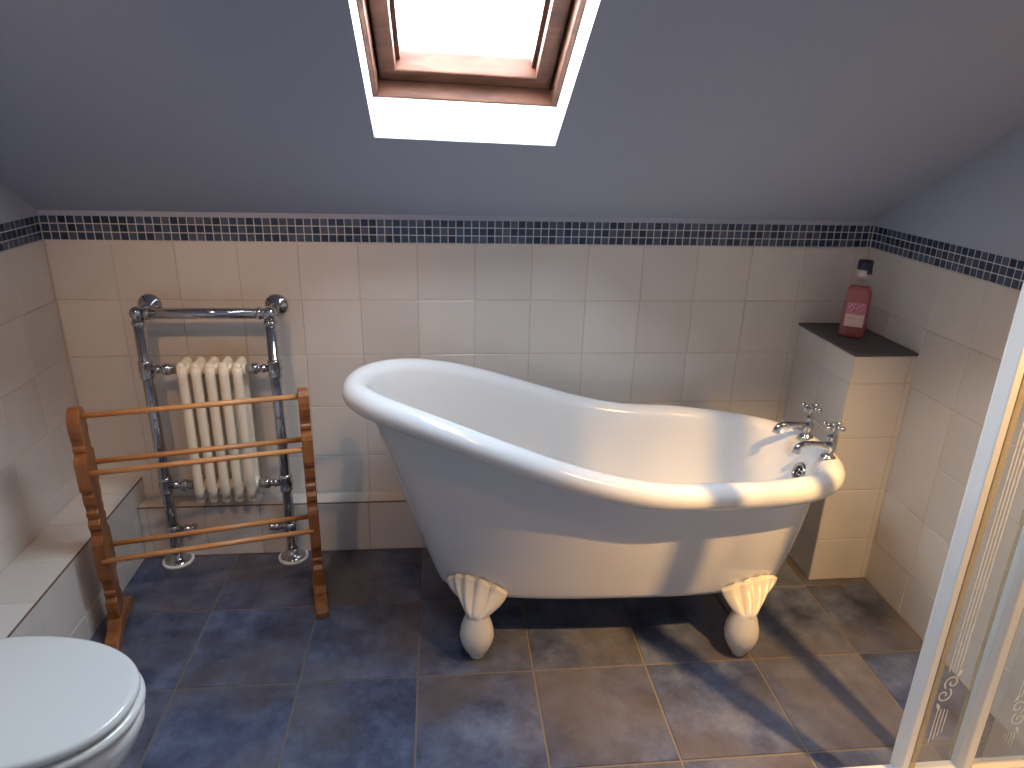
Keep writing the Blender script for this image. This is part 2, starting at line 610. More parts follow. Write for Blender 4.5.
n1_, n2_ = ND, ND + 0.055
S_LO, S_HI = SB + 0.004, SE + 0.02
mb = MB()     # fixed outer frame
member(mb, HX0 - .06, HX1 + .06, S_LO - .09, S_LO, n1_, n2_ + .05)
member(mb, HX0 - .06, HX1 + .06, S_HI, S_HI + .09, n1_, n2_ + .05)
member(mb, HX0 - .06, HX0 + .014, S_LO - .09, S_HI + .09, n1_ + .001, n2_ + .05)
member(mb, HX1 - .014, HX1 + .06, S_LO - .09, S_HI + .09, n1_ + .001, n2_ + .05)
# small pivot plates on the jambs
member(mb, HX0 + .013, HX0 + .016, S_LO + .05, S_LO + .08, n1_ + .015, n1_ + .027, 0.0005)
member(mb, HX1 - .016, HX1 - .013, S_LO + .05, S_LO + .08, n1_ + .015, n1_ + .027, 0.0005)
qe = ND + 0.106     # rebate behind the sash
member(mb, HX0 - .05, HX1 + .05, S_LO - .08, S_LO + .02, qe, qe + .03)
member(mb, HX0 - .05, HX1 + .05, S_HI - .02, S_HI + .08, qe, qe + .03)
member(mb, HX0 - .05, HX0 + .032, S_LO, S_HI, qe + .0005, qe + .03)
member(mb, HX1 - .032, HX1 + .05, S_LO, S_HI, qe + .0005, qe + .03)
mb.build('window_frame', M_STAIN, wroot)
mb = MB()     # opening sash with a raised bead
a0, a1 = HX0 + .018, HX1 - .018
sw = 0.044
q0, q1 = ND + 0.044, ND + 0.104
b0, b1 = S_LO + .006, S_HI - .006
member(mb, a0, a1, b0, b0 + sw, q0, q1)
member(mb, a0, a1, b1 - sw, b1, q0, q1)
member(mb, a0, a0 + sw, b0, b1, q0 + .001, q1)
member(mb, a1 - sw, a1, b0, b1, q0 + .001, q1)
bd = 0.012
member(mb, a0 + sw - .001, a0 + sw + bd, b0 + sw - .001, b1 - sw, q1 - .030, q1 - .004, 0.002)
member(mb, a1 - sw - bd, a1 - sw + .001, b0 + sw - .001, b1 - sw, q1 - .030, q1 - .004, 0.002)
mb.build('window_sash', M_STAIN, wroot)
mb = MB()
member(mb, a0 + sw - .01, a1 - sw + .01, b0 + sw - .01, b1 - sw + .01, q1 - .004, q1 - .001, 0)
mb.build('window_pane', M_PANE, wroot)
# close the roof round the frame so that daylight enters by the pane only
mb = MB()
for (x0, x1, s0, s1) in ((HX0 - .3, HX0 - .05, -.3, SE + .3), (HX1 + .05, HX1 + .3, -.3, SE + .3), (HX0 - .06, HX1 + .06, -.3, S_LO - .08), (HX0 - .06, HX1 + .06, S_HI + .08, SE + .3)):
    member(mb, x0, x1, s0, s1, ND + .05, ND + .1, 0)
tag(mb.build('trim_4', M_DARK), kind='structure')
plo.location = win((HX0 + HX1) / 2, (b0 + b1) / 2, q1 + 0.036)
zdir = Vector((0, SN, CS)) * -1
plo.rotation_euler = Matrix((Vector((1, 0, 0)), Vector((0, SN * 0 - CS, SN)) * -1, Vector((0, SN, CS)))).transposed().to_euler()
pl.size, pl.size_y = (a1 - a0), (b1 - b0)

# low tiled pipe ledge along the back wall
ZL, YL = 0.210, -0.081
XLED = -0.030
mb = MB()
g = RISE
mb.quad((XLED, YL + g, 0), (2.43, YL + g, 0), (2.43, YL + g, ZL - g), (XLED, YL + g, ZL - g), 0)
mb.quad((XLED, YL + g, ZL - g), (2.43, YL + g, ZL - g), (2.43, 0.004, ZL - g), (XLED, 0.004, ZL - g), 0)
tiles(mb, (0, YL + g, 0), (1, 0, 0), (0, 0, 1), (0, -1, 0), lines(XLED, 2.43, 0, T), [0.0, ZL], 1, 0.003, g, 0.0004)
tiles(mb, (0, 0, ZL - g), (1, 0, 0), (0, 1, 0), (0, 0, 1), lines(XLED, 2.43, 0, T), [YL, 0], 1, 0.003, g, 0.0004)
mb.box((XLED, YL - .0004, ZL - .0035), (2.43, YL + .0035, ZL + .0006), 5)
tag(mb.build('trim_1', MATS_W + [M_EDGE]), kind='structure')

# wider and taller tiled ledge along the left wall
ZB = 0.295
mb = MB()
mb.quad((XLED - g, 0.0, 0), (XLED - g, YF, 0), (XLED - g, YF, ZB - g), (XLED - g, 0.0, ZB - g), 0)
mb.quad((XLED - g, 0.0, ZB - g), (XLED - g, YF, ZB - g), (XL, YF, ZB - g), (XL, 0.0, ZB - g), 0)
tiles(mb, (XLED - g, 0, 0), (0, 1, 0), (0, 0, 1), (1, 0, 0), lines(YF, 0, -.125, T), [0.0, 0.094, ZB], 1, 0.003, g, 0.0005)
tiles(mb, (0, 0, ZB - g), (1, 0, 0), (0, 1, 0), (0, 0, 1), [XL, XLED], lines(YF, 0, -.125, T), 1, 0.003, g, 0.0005)
mb.box((XLED - .0035, YF, ZB - .0035), (XLED + .0004, 0.0, ZB + .0006), 5)
tag(mb.build('trim_2', MATS_W + [M_EDGE]), kind='structure')

# tiled corner pillar with slate top
PX0, PY0, PZ = 2.425, -0.378, 0.873
mb = MB()
mb.quad((PX0 + g, 0, 0), (PX0 + g, PY0, 0), (PX0 + g, PY0, PZ), (PX0 + g, 0, PZ), 0)
mb.quad((PX0, PY0 + g, 0), (XR, PY0 + g, 0), (XR, PY0 + g, PZ), (PX0, PY0 + g, PZ), 0)
pv = [0.0, 0.172, 0.374, 0.576, 0.775, PZ]
tiles(mb, (PX0 + g, 0, 0), (0, 1, 0), (0, 0, 1), (-1, 0, 0), [PY0, -.2, 0.0], pv, 1, 0.003, g, 0.0005)
tiles(mb, (0, PY0 + g, 0), (1, 0, 0), (0, 0, 1), (0, -1, 0), [PX0, 2.625, XR], pv, 1, 0.003, g, 0.0005)
pil = tag(mb.build('trim_3', MATS_W), kind='structure')
mb = MB()
mb.prism([(PX0 - .004, PY0 - .004), (XR - .0005, PY0 - .004), (XR - .0005, -.0005), (PX0 - .004, -.0005)], PZ, PZ + .009,
         ((0, 0, 0), (1, 0, 0), (0, 1, 0), (0, 0, 1)), 0, 0.002)
st = mb.build('slate_top', M_SLATE, pil)
st['label'] = 'dark slate slab on the corner pillar'

# ------------------------------------------------------------------ bathtub
TC = Vector((1.566, -0.462, 0)); TR = math.radians(-1.6)
tc_, ts_ = math.cos(TR), math.sin(TR)


def tub_w(x, y, z):
    return Vector((TC.x + x * tc_ - y * ts_, TC.y + x * ts_ + y * tc_, z))


def supe(a, b, n, th):
    c, s_ = math.cos(th), math.sin(th)
    if isinstance(n, tuple):
        q = min(1, max(0, 0.5 + 1.2 * c))
        n = n[0] + (n[1] - n[0]) * q * q * (3 - 2 * q)
    return (a * math.copysign(abs(c) ** (2 / n), c), b * math.copysign(abs(s_) ** (2 / n), s_))


RR = 0.041
RA, RB = 0.780 - RR, 0.342 - RR


def rim_z(x):      # height of the middle of the roll
    t = min(1, max(0, (0.225 - x) / 0.965))
    return 0.588 - 0.022 * min(1, max(0, (x - 0.30) / 0.42)) + 0.220 * (t * t * (3 - 2 * t))


def rim_pt(th):
    x, y = supe(RA, RB, (2.25, 2.75), th)
    return Vector((x, y, rim_z(x)))


def base_pt(th, grow=0.0, dz=0.0):
    x, y = supe(0.562 + grow, 0.197 + grow, 3.0, th)
    return Vector((x + 0.066, y, 0.180 + dz))


def rim_n(th):
    d = rim_pt(th + 1e-3) - rim_pt(th - 1e-3)
    return Vector((d.y, -d.x, 0)).normalized()


def wall_pt(th, s_):
    """outer wall, s_=0 at the bottom edge, 1 under the roll."""
    b = base_pt(th, 0.016, 0.02); n = rim_n(th)
    t = rim_pt(th) - n * 0.031 + Vector((0, 0, -0.030))
    p = b.lerp(t, s_)
    bul = math.sin(PI * min(1, max(0, s_))) * 0.007
    return p + n * bul * 1.0


def build_tub():
    root = thing('bathtub', (TC.x, TC.y, 0), 'white roll top slipper bathtub on claw feet with chrome taps', 'bathtub')
    N = 128
    ths = [2 * PI * i / N + PI / N for i in range(N)]
    rings = []
    for f in (0.02, 0.5, 0.9):
        rings.append([tub_w(*(Vector((0.066, 0, 0.170)) + (base_pt(t, 0, 0) - Vector((0.066, 0, 0.175))) * f)) for t in ths])
    rings.append([tub_w(*base_pt(t, 0.0, 0.0)) for t in ths])
    rings.append([tub_w(*base_pt(t, 0.012, 0.007)) for t in ths])
    for s_ in (0.0, 0.12, 0.25, 0.4, 0.55, 0.7, 0.85, 0.97):
        rings.append([tub_w(*wall_pt(t, s_)) for t in ths])
    for k in range(0, 15):      # the roll
        a = math.radians(-137 + 309 * k / 14)
        rings.append([tub_w(*(rim_pt(t) + rim_n(t) * RR * math.cos(a) + Vector((0, 0, RR * math.sin(a) * 0.94)))) for t in ths])
    for s_ in (0.93, 0.82, 0.65, 0.48, 0.3, 0.15, 0.06):    # inside
        r = []
        for t in ths:
            b = base_pt(t, -0.005, 0.055) - Vector((0.05 * max(0, math.cos(t)), 0, 0)); n = rim_n(t)
            top = rim_pt(t) - n * 0.0425 + Vector((0, 0, -0.010))
            p = b.lerp(top, s_) + n * 0.01 * math.sin(PI * s_)
            r.append(tub_w(*p))
        rings.append(r)
    for f, dz in ((0.93, 0.040), (0.75, 0.030), (0.4, 0.026), (0.02, 0.024)):
        rings.append([tub_w(*(Vector((0.066, 0, 0.175 + dz)) + (base_pt(t, -0.005, 0) - Vector((0.05 * max(0, math.cos(t)), 0, 0)) - Vector((0.066, 0, 0.175))) * f)) for t in ths])
    mb = MB()
    mb.rings(rings, 0, True, True, True, True)
    mb.build('tub_body', M_ENAMEL, root)

    # claw feet
    for i, (th, fx, fy) in enumerate(((math.radians(226), -0.380, -0.230), (math.radians(-50), 0.448, -0.254),
                                      (math.radians(134), -0.380, 0.230), (math.radians(50), 0.448, 0.236))):
        phi = math.atan2(fy * 1.6, fx - 0.085)
        sh = 1 if i in (0, 3) else -1
        mb = MB()
        # ball
        c = Vector((fx, fy, 0))
        prof = [(0.014, 0.0), (0.021, 0.002), (0.024, 0.012), (0.037, 0.032), (0.0485, 0.058), (0.0525, 0.080), (0.0505, 0.105), (0.044, 0.130), (0.0370, 0.150), (0.0345, 0.162), (0.030, 0.169), (0.02, 0.173), (0.005, 0.174)]
        mb.lathe(prof, tub_w(*c), (0, 0, 1), 28)
        # scallop shell leaning on the body
        NU, NV = 81, 14
        SPAN = 0.275
        fr, bk = [], []
        for v in range(NV + 1):
            vv = v / NV
            rf, rb = [], []
            for u in range(NU):
                uu = -1 + 2 * u / (NU - 1)
                lob = abs(math.cos(uu * PI * 2.5)) ** 0.7          # scalloped flutes
                top_s = 0.010 + 0.080 * (1 - uu * uu) + 0.032 * lob
                w = wall_pt(th + uu * SPAN, top_s)
                n = rim_n(th + uu * SPAN)
                al = phi + uu * math.radians(115)
                nk = c + Vector((math.cos(al) * 0.0335, math.sin(al) * 0.0335, 0.152 + 0.004 * (1 - abs(uu))))
                q_ = w + n * 0.012
                eh, ev = vv * vv * (3 - 2 * vv), vv ** 0.95
                p = Vector((nk.x + (q_.x - nk.x) * eh, nk.y + (q_.y - nk.y) * eh, nk.z + (q_.z - nk.z) * ev))
                p += n * (0.014 * math.sin(PI * vv) * (1 - 0.4 * abs(uu)) + 0.013 * vv * (lob - 0.4))
                p.z -= 0.006 * math.sin(PI * vv)
                rf.append(tub_w(*p)); rb.append(tub_w(*(p - n * 0.013)))
            fr.append(rf); bk.append(rb)
        loop = [f_ + b_[::-1] for f_, b_ in zip(fr, bk)]
        mb.rings(loop, 0, True, True, True, True)
        mb.build('claw_foot', M_FOOT, root)

    # overflow on the inner wall at the tap end
    t = 0.0
    b = base_pt(t, -0.005, 0.055) - Vector((0.05, 0, 0)); n = rim_n(t); top = rim_pt(t) - n * 0.0425 + Vector((0, 0, -0.010))
    ax = (top - b).normalized(); nrm = Vector((-ax.z, 0, ax.x))
    s_ = 0.85
    p = b.lerp(top, s_) + n * 0.01 * math.sin(PI * s_)
    wp = tub_w(*p); wn = (tub_w(*(p + nrm)) - wp)
    mb = MB()
    mb.lathe([(0.034, -0.004), (0.034, 0.004), (0.031, 0.008), (0.023, 0.008), (0.020, 0.003), (0.02, -0.004)], wp, wn, 32)
    ov = mb.build('overflow_ring', M_CHROME, root)
    mb = MB()
    mb.lathe([(0.0205, -0.003), (0.0205, 0.0035), (0.001, 0.0035)], wp, wn, 24)
    mb.build('overflow_hole', M_DARK, ov)  # solid black disc, its colour stands in for the shade inside the hole
    mb = MB()
    for k in (-1, 1):
        q = wp + wn * 0.005
        side = Vector((0, 1, 0))
        mb.tube([q - side * 0.019 + wn.cross(side) * 0.007 * k, q + side * 0.019 + wn.cross(side) * 0.007 * k], 0.0022, 8)
    mb.tube([wp + wn * 0.005 - wn.cross(side) * 0.019, wp + wn * 0.005 + wn.cross(side) * 0.019], 0.0022, 8)
    mb.build('overflow_grille', M_CHROME, ov)
    # plug hole in the floor of the bath
    mb = MB()
    mb.lathe([(0.034, 0.0), (0.034, 0.004), (0.026, 0.006), (0.022, 0.002), (0.001, 0.002)], tub_w(0.52, 0, 0.187), (0, 0, 1), 28)
    mb.build('waste_ring', M_CHROME, root)

    # pillar taps standing on the roll
    for y in (0.072, -0.078):
        a = 0.0
        # find the rim at this y
        best = min((abs(rim_pt(q * 0.01).y - y), q) for q in range(-90, 91))[1] * 0.01
        rp = rim_pt(best)
        bx, by, bz = rp.x - 0.012, rp.y, rp.z + RR * 0.80
        W = lambda x, yy, z: tub_w(bx + x, by + yy, bz + z)
        mb = MB()
        mb.lathe([(0.024, -0.006), (0.024, 0.004), (0.020, 0.009), (0.0135, 0.013), (0.0125, 0.03), (0.0165, 0.036), (0.0175, 0.044), (0.0165, 0.052), (0.012, 0.057),
                  (0.0105, 0.066), (0.0135, 0.070), (0.0135, 0.076), (0.009, 0.080), (0.0075, 0.098), (0.009, 0.1)], W(0, 0, 0), (0, 0, 1), 24)
        # tail and back nut under the roll
        mb.lathe([(0.012, -0.105), (0.012, -0.085), (0.021, -0.084), (0.021, -0.068), (0.012, -0.066), (0.012, -0.03)], W(0.02, 0, 0), (0, 0, 1), 16)
        tap = mb.build('tap', M_CHROME, root)
        tap['label'] = 'chrome bath tap on the roll, ' + ('farther from the camera' if y > 0 else 'nearer the camera')
        mb = MB()
        path = [(-0.008, 0, 0.044), (-0.03, 0, 0.047), (-0.06, 0, 0.049), (-0.084, 0, 0.048), (-0.098, 0, 0.042), (-0.105, 0, 0.031), (-0.106, 0, 0.020)]
        mb.tube([W(*q) for q in path], [0.0105, 0.0095, 0.0095, 0.010, 0.011, 0.012, 0.0125], 16)
        mb.build('tap_spout', M_CHROME, tap)
        mb = MB()
        mb.lathe([(0.006, 0.094), (0.011, 0.098), (0.0125, 0.108), (0.011, 0.117), (0.006, 0.121), (0.0005, 0.122)], W(0, 0, 0), (0, 0, 1), 20)
        for k in range(4):
            an = k * PI / 2 + 0.55
            d = Vector((math.cos(an), math.sin(an), 0))
            mb.tube([W(*(d * 0.008 + Vector((0, 0, 0.108)))), W(*(d * 0.025 + Vector((0, 0, 0.109))))], [0.006, 0.0048], 10)
            mb.sphere(W(*(d * 0.029 + Vector((0, 0, 0.109)))), 0.0092, 14)
        mb.build('tap_handle', M_CHROME, tap)
    return root


build_tub()

# ------------------------------------------------------------------ towel radiator
def build_radiator():
    xa, xb, y, zt = 0.097, 0.515, -0.112, 0.949
    root = thing('towel_radiator', ((xa + xb) / 2, y, 0), 'chrome towel rail with a cream column radiator fixed to the tiled wall', 'radiator')
    R = 0.0185
    for x, sgn in ((xa, 1), (xb, -1)):
        mb = MB()
        mb.tube([(x, y, 0.02), (x, y, zt - 0.005)], R, 20)
        # ball joint and collars
        mb.lathe([(R, zt - 0.040), (0.0222, zt - 0.036), (0.0222, zt - 0.028), (R, zt - 0.024)], (x, y, 0), (0, 0, 1), 20)
        for z in (0.756, 0.318):
            mb.lathe([(R, z - 0.035), (0.0235, z - 0.028), (0.0235, z - 0.022), (0.021, z - 0.018), (0.0255, z), (0.021, z + 0.018), (0.0235, z + 0.022), (0.0235, z + 0.028), (R, z + 0.035)], (x, y, 0), (0, 0, 1), 20)
        mb.sphere((x, y, zt), 0.0240, 22)
        post = mb.build('post', M_CHROME, root)
        mb = MB()
        mb.lathe([(0.0, 0.0), (0.039, 0.0), (0.039, 0.006), (0.036, 0.011), (0.026, 0.015), (0.018, 0.026), (0.012, 0.03), (0.011, -y - 0.02)], (x, -0.0005, zt + 0.001), (0, -1, 0), 28)
        mb.build('wall_bracket', M_CHROME, root)
        mb = MB()     # floor collar
        mb.lathe([(0.055, 0.0), (0.055, 0.006), (0.050, 0.008)], (x, y, 0.0), (0, 0, 1), 32, 1)
        mb.lathe([(0.047, 0.006), (0.046, 0.010), (0.036, 0.014), (0.027, 0.018), (0.0225, 0.022), (0.0225, 0.036), (R, 0.038)], (x, y, 0.0), (0, 0, 1), 28, 0)
        mb.build('floor_collar', [M_CHROME, M_PLASTIC], root)
        for z in (0.756, 0.318):      # connectors to the column radiator
            mb = MB()
            L = 0.078
            mb.lathe([(0.012, 0.015), (0.0125, 0.03), (0.016, 0.033), (0.016, 0.039), (0.0125, 0.042), (0.0125, 0.055), (0.0205, 0.056), (0.0205, 0.074), (0.0165, 0.076), (0.0165, 0.094)],
                     (x, y, z), (sgn, 0, 0), 6 if False else 18)
            mb.build('connector', M_CHROME, root)
        mb = MB()     # low valve stub
        zz = 0.135
        mb.lathe([(0.020, -0.02), (0.0245, -0.014), (0.0245, 0.014), (0.02, 0.02)], (x, y, zz), (0, 0, 1), 18)
        mb.lathe([(0.011, 0.01), (0.0115, 0.040), (0.016, 0.042), (0.016, 0.055), (0.0125, 0.058), (0.0125, 0.072), (0.006, 0.074)], (x, y, zz), (sgn, 0, 0), 16)
        mb.sphere((x + sgn * 0.065, y, zz), 0.0155, 16)
        mb.tube([(x + sgn * 0.065, y, zz), (x + sgn * 0.065, YL + 0.004, zz - 0.004)], 0.0105, 12)
        mb.build('valve', M_CHROME, root)
    mb = MB()
    mb.tube([(xa, y, zt), (xb, y, zt)], R, 20)
    for x, sg in ((xa, 1), (xb, -1)):
        mb.lathe([(R, 0.024), (0.0222, 0.028), (0.0222, 0.036), (R, 0.040)], (x, y, zt), (sg, 0, 0), 18)
    mb.build('top_rail', M_CHROME, root)
    # five cast columns
    n, pitch, xc = 5, 0.0445, (xa + xb) / 2 + 0.004
    first = None
    for i in range(n):
        x = xc + (i - 2) * pitch
        if first is None:
            mb = MB()
            z0, z1, ya, yb, r = 0.262, 0.788, y - 0.030, y + 0.030, 0.0162
            for yy in (ya, yb):
                mb.tube([(x, yy, z0 + 0.014), (x, yy, z0 + 0.05), (x, yy, z1 - 0.05), (x, yy, z1 - 0.014)], [r * 0.95, r, r, r * 0.95], 14)
                mb.sphere((x, yy, z0 + 0.014), r * 0.96, 14)
                mb.sphere((x, yy, z1 - 0.014), r * 0.96, 14)
            for zz, sg in ((0.756, 1), (0.318, -1)):
                # head joining both tubes, with boss for the next section
                prof = [(r * 0.8, -0.028), (r * 1.15, -0.015), (r * 1.2, 0.0), (r * 1.15, 0.015), (r * 0.8, 0.028)]
                ringz = []
                for k in range(9):
                    q = -1 + 2 * k / 8
                    hh = 0.030 - 0.006 * q * q
                    ringz.append([(x + r * 1.08 * math.cos(2 * PI * j / 18), y + q * 0.032, zz + hh * math.sin(2 * PI * j / 18) + sg * 0.002) for j in range(18)])
                mb.rings(ringz, 0, True, True, True, True)
                mb.lathe([(0.018, -pitch / 2), (0.022, -pitch / 2 + 0.004), (0.022, pitch / 2 - 0.004), (0.018, pitch / 2)], (x, y, zz), (1, 0, 0), 18)
            first = mb.build('radiator_column', M_RAD, root)
            fx = x
        else:
            o = first.copy()
            o.location = (x - fx, 0, 0)
            COL.objects.link(o)


build_radiator()

# ------------------------------------------------------------------ wooden towel airer
def build_airer():
    A, B = Vector((0.038, -0.478, 0)), Vector((0.648, -0.340, 0))
    e1 = (B - A).normalized(); e2 = Vector((-e1.y, e1.x, 0)); mid = (A + B) / 2
    root = thing('towel_airer', tuple(mid), 'freestanding pine towel horse with five rails in front of the radiator', 'towel airer')
    half = [(0.030, 0.040), (0.036, 0.06), (0.040, 0.095), (0.038, 0.125), (0.028, 0.135), (0.026, 0.145), (0.033, 0.150), (0.033, 0.160), (0.027, 0.165), (0.029, 0.19), (0.036, 0.208), (0.050, 0.218), (0.052, 0.235),
            (0.052, 0.345), (0.047, 0.358), (0.034, 0.366), (0.032, 0.378), (0.040, 0.392), (0.041, 0.408), (0.031, 0.420), (0.031, 0.426), (0.036, 0.432), (0.036, 0.444), (0.030, 0.450), (0.030, 0.457), (0.038, 0.475), (0.040, 0.500), (0.034, 0.512),
            (0.048, 0.522), (0.051, 0.535), (0.051, 0.612), (0.047, 0.624), (0.031, 0.631), (0.029, 0.640), (0.034, 0.645), (0.034, 0.655), (0.029, 0.660), (0.030, 0.672), (0.036, 0.690), (0.040, 0.712), (0.039, 0.734), (0.032, 0.753), (0.018, 0.766), (0.0, 0.770)]
    out = [(h, z) for h, z in half] + [(-h, z) for h, z in half[-2::-1]]
    for P0, sd in ((A, 1), (B, -1)):
        mb = MB()
        mb.prism(out, -0.0165, 0.0165, (tuple(P0), tuple(e2), (0, 0, 1), tuple(e1)), 0, 0.003)
        # bobbin grooves cut across the broad faces
        fr = mb.build('end_frame', M_PINE, root)
        mb = MB()
        foot = [(-0.138, 0.0), (-0.138, 0.022), (-0.112, 0.034), (-0.060, 0.044), (-0.045, 0.062), (0.045, 0.062), (0.060, 0.044), (0.112, 0.034), (0.138, 0.022), (0.138, 0.0), (0.075, 0.0), (0.05, 0.010), (-0.05, 0.010), (-0.075, 0.0)]
        mb.prism(foot, -0.021, 0.021, (tuple(P0), tuple(e2), (0, 0, 1), tuple(e1)), 0, 0.004)
        mb.build('foot', M_PINE, fr)
    for d, z in ((0.0, 0.742), (0.040, 0.577), (-0.040, 0.577), (0.048, 0.284), (-0.048, 0.284)):
        mb = MB()
        mb.tube([A + e2 * d + Vector((0, 0, z)) + e1 * 0.004, B + e2 * d + Vector((0, 0, z)) - e1 * 0.004], 0.0085, 14)
        mb.build('rail', M_RAIL, root)


build_airer()

# ------------------------------------------------------------------ toilet
def build_toilet():
    c = Vector((0.168, -1.224, 0)); rot = math.radians(-7)
    root = thing('toilet', (c.x - 0.05, c.y, 0), 'white toilet with closed lid beside the tiled ledge', 'toilet')
    cr, sr = math.cos(rot), math.sin(rot)

    def W(x, y, z):
        return Vector((c.x + x * cr - y * sr, c.y + x * sr + y * cr, z))

    def plan(sc, th, back=-0.17):
        a = 0.285 if math.cos(th) > 0 else 0.26
        x, y = supe(a, 0.186, 2.15, th)
        return max(x, back) * sc, y * sc

    N = 72
    ths = [2 * PI * i / N for i in range(N)]

    def slab(prof, mat, name, parent, back):
        mb = MB()
        rs = [[W(*plan(s_, t, back), z) for t in ths] for s_, z in prof]
        mb.rings(rs, 0, True, True, True, True)
        return mb.build(name, mat, parent)
    slab([(0.2, 0.392), (0.965, 0.392), (0.995, 0.394), (1.008, 0.401), (1.008, 0.406), (0.998, 0.413), (0.975, 0.416), (0.2, 0.416)], M_LID, 'toilet_seat', root, -0.16)
    slab([(0.2, 0.4205), (0.955, 0.4205), (0.975, 0.4215), (0.984, 0.426), (0.984, 0.431), (0.978, 0.437), (0.962, 0.4415), (0.93, 0.4425), (0.7, 0.4445), (0.3, 0.445), (0.02, 0.445)], M_LID, 'toilet_lid', root, -0.17)
    # pan: rim, bowl tapering to a pedestal
    mb = MB()
    rs = []
    for sc, z, dx in ((0.90, 0.390, 0), (0.965, 0.387, 0), (0.982, 0.378, 0), (0.980, 0.355, 0), (0.93, 0.30, -0.01), (0.84, 0.235, -0.025), (0.72, 0.17, -0.045), (0.62, 0.10, -0.06), (0.60, 0.05, -0.06), (0.63, 0.012, -0.06), (0.63, 0.0, -0.06)):
        r = []
        for t in ths:
            x, y = plan(1.0, t, -0.235)
            x = x * sc + dx if x > 0 else max(x * (0.3 + 0.7 * sc) + dx, -0.205)
            r.append(W(x, y * sc, z))
        rs.append(r)
    mb.rings(rs, 0, True, True, True, True)
    mb.build('toilet_bowl', M_CERAMIC, root)
    for sg in (-1, 1):
        mb = MB()
        mb.tube([W(-0.178, sg * 0.075 - 0.02, 0.408), W(-0.178, sg * 0.075 + 0.02, 0.408)], 0.011, 14)
        mb.lathe([(0.014, 0), (0.014, 0.012), (0.008, 0.014)], W(-0.178, sg * 0.075, 0.392), (0, 0, 1), 14)
        mb.build('hinge', M_CHROME, root)


build_toilet()

